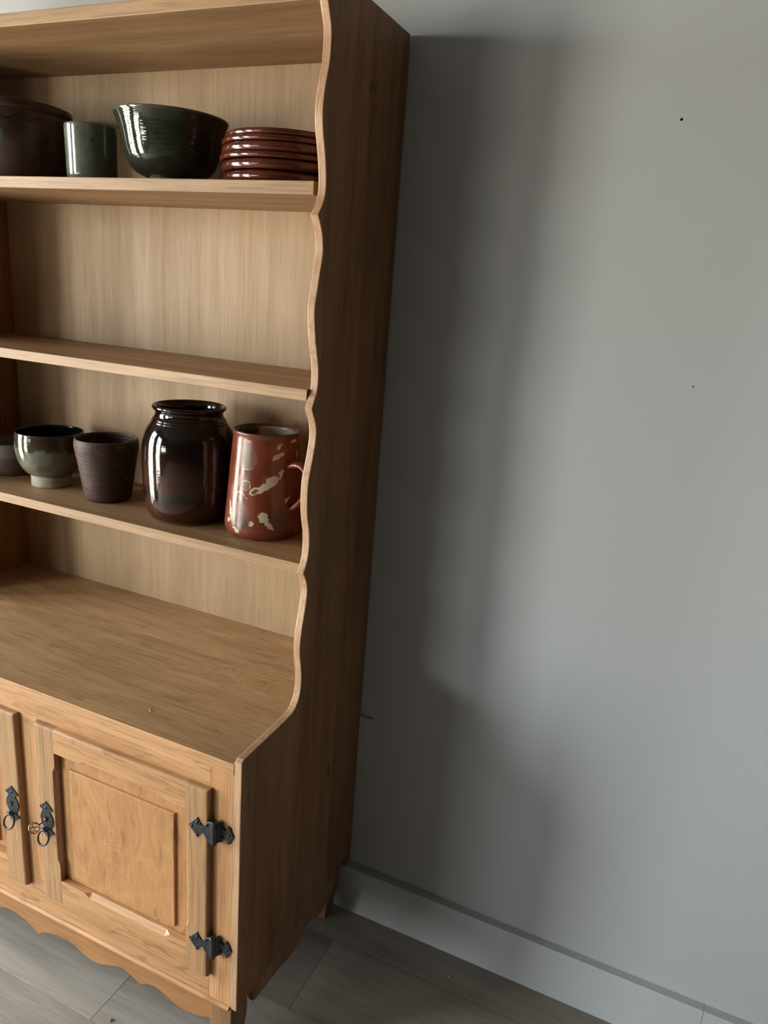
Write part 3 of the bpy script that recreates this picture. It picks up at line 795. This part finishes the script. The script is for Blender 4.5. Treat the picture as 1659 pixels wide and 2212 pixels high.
# --- chipped red mug with cream splashes
def mug():
    k, c, v, z, co = glaze('red_slip_glaze', [(0.3, (0.120, 0.0260, 0.0125)), (0.7, (0.185, 0.0420, 0.0200))], bump=0.10, nscale=20)
    s = k.sep(co)
    phi0 = math.atan2(-1.3248 + 0.1268, 0.5834 + 0.1841)
    # angle measured from the face turned to the room; the handle is on the right
    rot = k.mapping(co, rot=(0, 0, -phi0))
    r_ = k.sep(rot)
    ang = k.math('ARCTAN2', r_[1], r_[0])
    wob = k.noise(co, 95, 3, 0.6)
    wob2 = k.noise(co, 28, 2, 0.5)
    uv = k.comb(k.math('ADD', k.math('MULTIPLY', ang, 0.068), k.math('MULTIPLY', k.math('SUBTRACT', wob, 0.5), 0.020)),
                k.math('ADD', z, k.math('MULTIPLY', k.math('SUBTRACT', wob2, 0.5), 0.022)), 0.0)
    def place(zx, zy):
        px, py = 480 + zx / 5.823, 880 + zy / 5.823
        t = (py - 928) / (1150 - 928)
        cxp, hw = 574.5 - 4.5 * t, 72 + 11.5 * t
        n = max(-0.97, min(0.97, (px - cxp) / hw))
        return 0.068 * math.asin(n), (1172 - 26 * (1 - (1 - abs(n)) ** 1.0) * 0.6 - py) / 1137
    def blob(zx, zy, w, h, deg):
        u, zz = place(zx, zy)
        a = math.radians(deg)
        nd = k.n('ShaderNodeMapping', _vector_type='TEXTURE')
        k.set(nd.inputs['Vector'], uv)
        nd.inputs['Location'].default_value = (u, zz, 0)
        nd.inputs['Rotation'].default_value = (0, 0, a)
        nd.inputs['Scale'].default_value = (w / 2 / 5.823 / 1137, h / 2 / 5.823 / 1137, 1)
        ln = k.n('ShaderNodeVectorMath', _operation='LENGTH'); k.set(ln.inputs[0], nd.outputs[0])
        return ln.outputs['Value']
    def over(c, blobs, colr, amt=1.0, soft=0.12):
        m = blobs[0]
        for b in blobs[1:]: m = k.math('MINIMUM', m, b)
        return k.mix(k.fmap(m, 1.0, 1.0 - soft, 0.0, amt), c, colr)
    c = over(c, [blob(690, 1370, 430, 330, 20), blob(250, 1420, 230, 300, 60), blob(820, 1560, 260, 200, 0)], (0.045, 0.026, 0.022), 0.8, 0.5)
    c = over(c, [blob(480, 330, 900, 90, -4)], (0.100, 0.050, 0.032), 0.7, 0.6)
    CRM = (0.50, 0.43, 0.30)
    BRN = (0.150, 0.075, 0.042)
    c = over(c, [blob(340, 610, 230, 340, 8)], (0.155, 0.075, 0.045), 0.9, 0.1)
    c = over(c, [blob(700, 585, 220, 62, 28), blob(720, 455, 120, 50, 40), blob(600, 930, 250, 130, 38), blob(735, 810, 140, 50, 55), blob(440, 1030, 240, 90, 28), blob(300, 945, 134, 148, 0),
                 blob(330, 735, 150, 60, 15), blob(250, 1090, 148, 102, -15), blob(520, 1385, 130, 120, -35), blob(590, 1470, 150, 60, -40), blob(375, 1430, 75, 55, 35), blob(130, 1290, 34, 330, 12), blob(105, 1410, 45, 90, 8),
                 blob(195, 1530, 120, 60, -15), blob(215, 470, 60, 90, -20), blob(935, 530, 36, 130, -10), blob(900, 360, 140, 40, 5), blob(815, 1115, 100, 40, 35)], CRM, 1.0)
    c = over(c, [blob(300, 950, 118, 130, 0), blob(540, 905, 100, 60, 40), blob(410, 1045, 105, 62, 30), blob(250, 1100, 130, 85, -15), blob(330, 720, 140, 60, 12), blob(340, 640, 215, 230, 8)], BRN, 1.0)
    inside = k.math('MULTIPLY', k.math('LESS_THAN', k.math('SQRT', k.math('ADD', k.math('MULTIPLY', s[0], s[0]), k.math('MULTIPLY', s[1], s[1]))), k.fmap(z, 0.0, 0.195, 0.0705, 0.0585)), 1.0)
    ci = k.mix(k.fmap(k.noise(co, 26, 3), 0.40, 0.50), (0.060, 0.036, 0.022), (0.42, 0.38, 0.30))
    c = k.mix(inside, c, ci)
    c = k.mix(k.fmap(z, 0.198, 0.2030, 0, 0.7), c, (0.085, 0.045, 0.030))
    ro = k.fmap(wob2, 0.35, 0.65, 0.16, 0.34)
    mat = k.fin(c, ro, spec=0.5)
    o = empty('mug', (-0.1841, -0.1268, Z1))
    tag(o, 'chipped red-brown mug splashed with cream, handle behind the right side panel', 'mug')
    out = [(0, 0.003), (0.064, 0.002), (0.0690, 0.0), (0.0735, 0.0040), (0.0762, 0.0110), (0.0767, 0.0220), (0.0752, 0.0420), (0.0722, 0.0800), (0.0690, 0.1200), (0.0660, 0.1560), (0.0632, 0.1850), (0.0624, 0.1935), (0.0632, 0.1985), (0.0640, 0.2015), (0.0632, 0.2040), (0.0610, 0.2040), (0.0592, 0.2005), (0.0580, 0.1940), (0.0595, 0.1600), (0.0650, 0.0800), (0.0660, 0.0200), (0.050, 0.0100), (0, 0.0090)]
    bm = bmesh.new(); lathe(bm, out[:3] + catmull(out[2:], 4)[1:], 96); bm_obj('body', bm, mat, o, smooth=True)
    kk = NT('mug_handle_glaze'); hv = kk.noise(kk.co(), 60, 3); hc = kk.ramp(hv, [(0.3, (0.12, 0.028, 0.014)), (0.66, (0.20, 0.048, 0.026)), (0.69, (0.42, 0.34, 0.25))])
    hm = kk.fin(hc, 0.2)
    d = Vector((math.cos(math.radians(-12)), math.sin(math.radians(-12)), 0))
    path = [(0.058, 0.140), (0.070, 0.1455), (0.084, 0.1500), (0.098, 0.1470), (0.108, 0.1360), (0.112, 0.1200), (0.109, 0.1030), (0.100, 0.0860), (0.088, 0.0720), (0.076, 0.0630), (0.066, 0.0590)]
    pts = catmull([tuple(d * a) [:2] + (b,) for (a, b) in path], 4)
    n = len(pts)
    rad = []
    for i in range(n):
        t = i / (n - 1)
        w = 0.0085 + 0.0045 * (abs(2 * t - 1) ** 3)
        rad.append((w * 0.62, w))
    bm = bmesh.new()
    # flat strap handle: keep the wide axis across the handle plane
    side = Vector((-d.y, d.x, 0))
    P3 = [Vector(p) for p in pts]
    rings = []
    for i, p in enumerate(P3):
        tdir = (P3[min(n - 1, i + 1)] - P3[max(0, i - 1)]).normalized()
        nrm = tdir.cross(side).normalized()
        a_, b_ = rad[i]
        rings.append([bm.verts.new(p + nrm * a_ * math.cos(2 * math.pi * q / 14) + side * b_ * math.sin(2 * math.pi * q / 14)) for q in range(14)])
    for A, B in zip(rings[:-1], rings[1:]):
        for q in range(14): bm.faces.new((A[q], A[(q + 1) % 14], B[(q + 1) % 14], B[q]))
    bm.faces.new(rings[0]); bm.faces.new(list(reversed(rings[-1])))
    bm_obj('handle', bm, hm, o, smooth=True)
mug()

# --- big dark green bowl
def green_bowl():
    k, c, v, z, co = glaze('dark_green_glaze', [(0.3, (0.015, 0.017, 0.011)), (0.7, (0.034, 0.037, 0.026))], rings=1.6, ring_freq=170, bump=0.16)
    c = k.mix(k.fmap(z, 0.113, 0.118, 0, 0.8), c, (0.12, 0.115, 0.085))
    mat = k.fin(c, 0.06, spec=0.6)
    fm = NT('grey_foot_ring').fin((0.16, 0.15, 0.12), 0.6)
    o = empty('serving_bowl', (-0.3995, -0.135, Z3))
    tag(o, 'large glossy dark green bowl with flared rim, on the top shelf', 'bowl')
    out = [(0, 0.0125), (0.034, 0.0125), (0.0440, 0.0140), (0.0600, 0.0200), (0.0730, 0.0300), (0.0810, 0.0440), (0.0855, 0.0590), (0.0885, 0.0740), (0.0915, 0.0890), (0.0950, 0.1020), (0.0995, 0.1120), (0.1014, 0.1160), (0.1012, 0.1185), (0.0990, 0.1190), (0.0965, 0.1150), (0.0915, 0.1030), (0.0870, 0.0850), (0.0820, 0.0600), (0.0760, 0.0420), (0.0560, 0.0250), (0.025, 0.0200), (0, 0.0200)]
    bm = bmesh.new(); lathe(bm, catmull(out, 4), 96); bm_obj('body', bm, mat, o, smooth=True)
    ft = [(0, 0.004), (0.034, 0.004), (0.036, 0.0), (0.0410, 0.0), (0.0420, 0.0015), (0.0415, 0.0145), (0.030, 0.0130), (0, 0.0126)]
    bm = bmesh.new(); lathe(bm, ft, 72); bm_obj('foot', bm, fm, o, smooth=True)
green_bowl()

# --- grey-green cup
def green_cup():
    k, c, v, z, co = glaze('celadon_grey_glaze', [(0.3, (0.075, 0.079, 0.058)), (0.72, (0.155, 0.162, 0.128))], rings=0.5, bump=0.08, nscale=22)
    sp = k.noise(co, 130, 1)
    c = k.mix(k.fmap(sp, 0.72, 0.75), c, (0.03, 0.028, 0.02))
    mat = k.fin(c, 0.12, spec=0.55)
    out = [(0, 0.002), (0.036, 0.0015), (0.0400, 0.0), (0.0428, 0.0030), (0.0452, 0.0090), (0.0462, 0.0160), (0.0468, 0.0400), (0.0475, 0.0700), (0.0480, 0.0920), (0.0478, 0.0970), (0.0465, 0.0988), (0.0450, 0.0975), (0.0445, 0.0920), (0.0438, 0.0500), (0.0420, 0.0120), (0.030, 0.0080), (0, 0.0075)]
    bm = bmesh.new(); lathe(bm, out[:3] + catmull(out[2:], 4)[1:], 80)
    o = bm_obj('cup', bm, mat, None, (-0.5575, -0.170, Z3), True)
    tag(o, 'grey-green straight-sided glazed cup between the brown basin and green bowl', 'cup')
green_cup()

# --- brown basin with wavy line
def basin():
    k, c, v, z, co = glaze('brown_basin_glaze', [(0.3, (0.034, 0.018, 0.0125)), (0.7, (0.085, 0.045, 0.032))], bump=0.2, nscale=14)
    s = k.sep(co)
    ang = k.math('ARCTAN2', s[1], s[0])
    big = k.noise(co, 9, 3, 0.6)
    c = k.mix(k.fmap(big, 0.52, 0.70, 0, 0.8), c, (0.105, 0.062, 0.048))
    wave = k.math('MULTIPLY', k.math('SINE', k.math('MULTIPLY', ang, 17.0)), 0.0042)
    dz = k.math('ABSOLUTE', k.math('SUBTRACT', k.math('SUBTRACT', z, 0.1130), wave))
    c = k.mix(k.fmap(dz, 0.0022, 0.0012, 0.0, 0.85), c, (0.008, 0.005, 0.004))
    # a bare bluish scar turned to the room
    phi = math.radians(-66)
    sc = Vector((0.104 * math.cos(phi), 0.104 * math.sin(phi), 0.075))
    nd = k.n('ShaderNodeVectorMath', _operation='DISTANCE'); k.set(nd.inputs[0], co); nd.inputs[1].default_value = sc
    dd = k.math('ADD', nd.outputs['Value'], k.math('MULTIPLY', k.math('SUBTRACT', k.noise(co, 60, 3), 0.5), 0.02))
    c = k.mix(k.fmap(dd, 0.026, 0.022), c, (0.075, 0.085, 0.10))
    mat = k.fin(c, k.fmap(big, 0.35, 0.65, 0.2, 0.42), spec=0.5)
    out = [(0, 0.003), (0.072, 0.002), (0.0765, 0.0), (0.0810, 0.0045), (0.0880, 0.0260), (0.0960, 0.0520), (0.1020, 0.0780), (0.1055, 0.1000), (0.1072, 0.1180), (0.1070, 0.1270), (0.1062, 0.1290), (0.1085, 0.1315), (0.1100, 0.1370), (0.1098, 0.1430), (0.1085, 0.1453), (0.1050, 0.1450), (0.1030, 0.1400), (0.1020, 0.1200), (0.0960, 0.0700), (0.0820, 0.0200), (0.06, 0.0090), (0, 0.0080)]
    bm = bmesh.new(); lathe(bm, out[:3] + catmull(out[2:], 3)[1:], 96)
    o = bm_obj('basin', bm, mat, None, (-0.8019, -0.130, Z3), True)
    tag(o, 'dark brown clay basin with wavy incised line, at the left photo edge', 'basin')
basin()

# --- six stacked red-brown plates
def plates():
    k, c, v, z, co = glaze('red_brown_plate_glaze', [(0.3, (0.055, 0.0115, 0.0055)), (0.7, (0.105, 0.0230, 0.0100))], bump=0.08, nscale=18)
    mat = k.fin(c, 0.13, spec=0.55)
    where = ['bottom plate', 'second plate from the bottom', 'third plate from the bottom', 'fourth plate from the bottom', 'second plate from the top', 'topmost plate']
    hl = [0.0180, 0.0165, 0.0095, 0.0155, 0.0095, 0.0098]
    rr = [0.1120, 0.1155, 0.1168, 0.1150, 0.1130, 0.1095]
    zc = 0.0
    for i in range(6):
        h, r = hl[i], rr[i]
        a = h / 2
        prof = [(0, 0.0005), (0.066, 0.0005), (0.070, 0.0), (0.085, 0.0012), (r - a * 0.9, 0.0010)]
        for q in range(1, 10):
            t = math.radians(-90 + 20 * q)
            prof.append((r - a * 0.75 + a * 0.75 * math.cos(t), a + a * 0.96 * math.sin(t)))
        prof += [(r - a * 1.1, h), (r - a * 1.7, h * 0.92), (0.094, 0.0065), (0.080, 0.0050), (0, 0.0048)]
        bm = bmesh.new(); lathe(bm, prof, 96)
        o = bm_obj('plate', bm, mat, None, (-0.1490 + (0.0012 if i % 2 else -0.0008), -0.1350, Z3 + zc), True)
        tag(o, 'glossy red-brown plate, %s in the stack on the top shelf' % where[i], 'plate', 'stacked red-brown plates')
        zc += h + 0.00005
plates()

# ------------------------------------------------------------------ crumbs and scraps
M['straw'] = NT('pale_straw').fin((0.75, 0.66, 0.52), 0.6)
M['grit'] = NT('dark_grit').fin((0.05, 0.042, 0.035), 0.6)
M['pale_grit'] = NT('pale_grit').fin((0.30, 0.27, 0.25), 0.7)
bm = bmesh.new()
tube(bm, [(-0.005, 0.003, 0.0006), (-0.003, -0.0005, 0.0014), (-0.0015, -0.0025, 0.0009), (0.0015, -0.0030, 0.0006), (0.0035, -0.0035, 0.0010), (0.0040, -0.0075, 0.0007)], [0.0004, 0.0006, 0.0005, 0.0003, 0.0005, 0.0003], 6)
tag(bm_obj('wood_splinter', bm, M['straw'], None, (-0.2370, -0.4000, ZB), True), 'tiny pale bent splinter lying on the dresser counter', 'splinter')
def crumb(name, loc, mat, pts, rad, label):
    bm = bmesh.new(); tube(bm, pts, rad, 7)
    tag(bm_obj(name, bm, mat, None, loc, True), label, 'crumb')
crumb('floor_crumb', (-0.2774, -0.4831, 0), M['grit'], [(-0.0012, 0.004, 0.0012), (0.0006, 0.001, 0.0022), (0.0012, -0.0035, 0.0012)], [0.0007, 0.0016, 0.0007], 'tiny dark curled crumb on the floor in front of the apron')
crumb('floor_crumb', (0.2922, -0.0708, 0), M['pale_grit'], [(-0.003, 0.000, 0.001), (0.000, 0.001, 0.0024), (0.0030, 0.0008, 0.0009)], [0.0008, 0.0021, 0.0007], 'tiny pale crumb on the dark floor near the skirting')
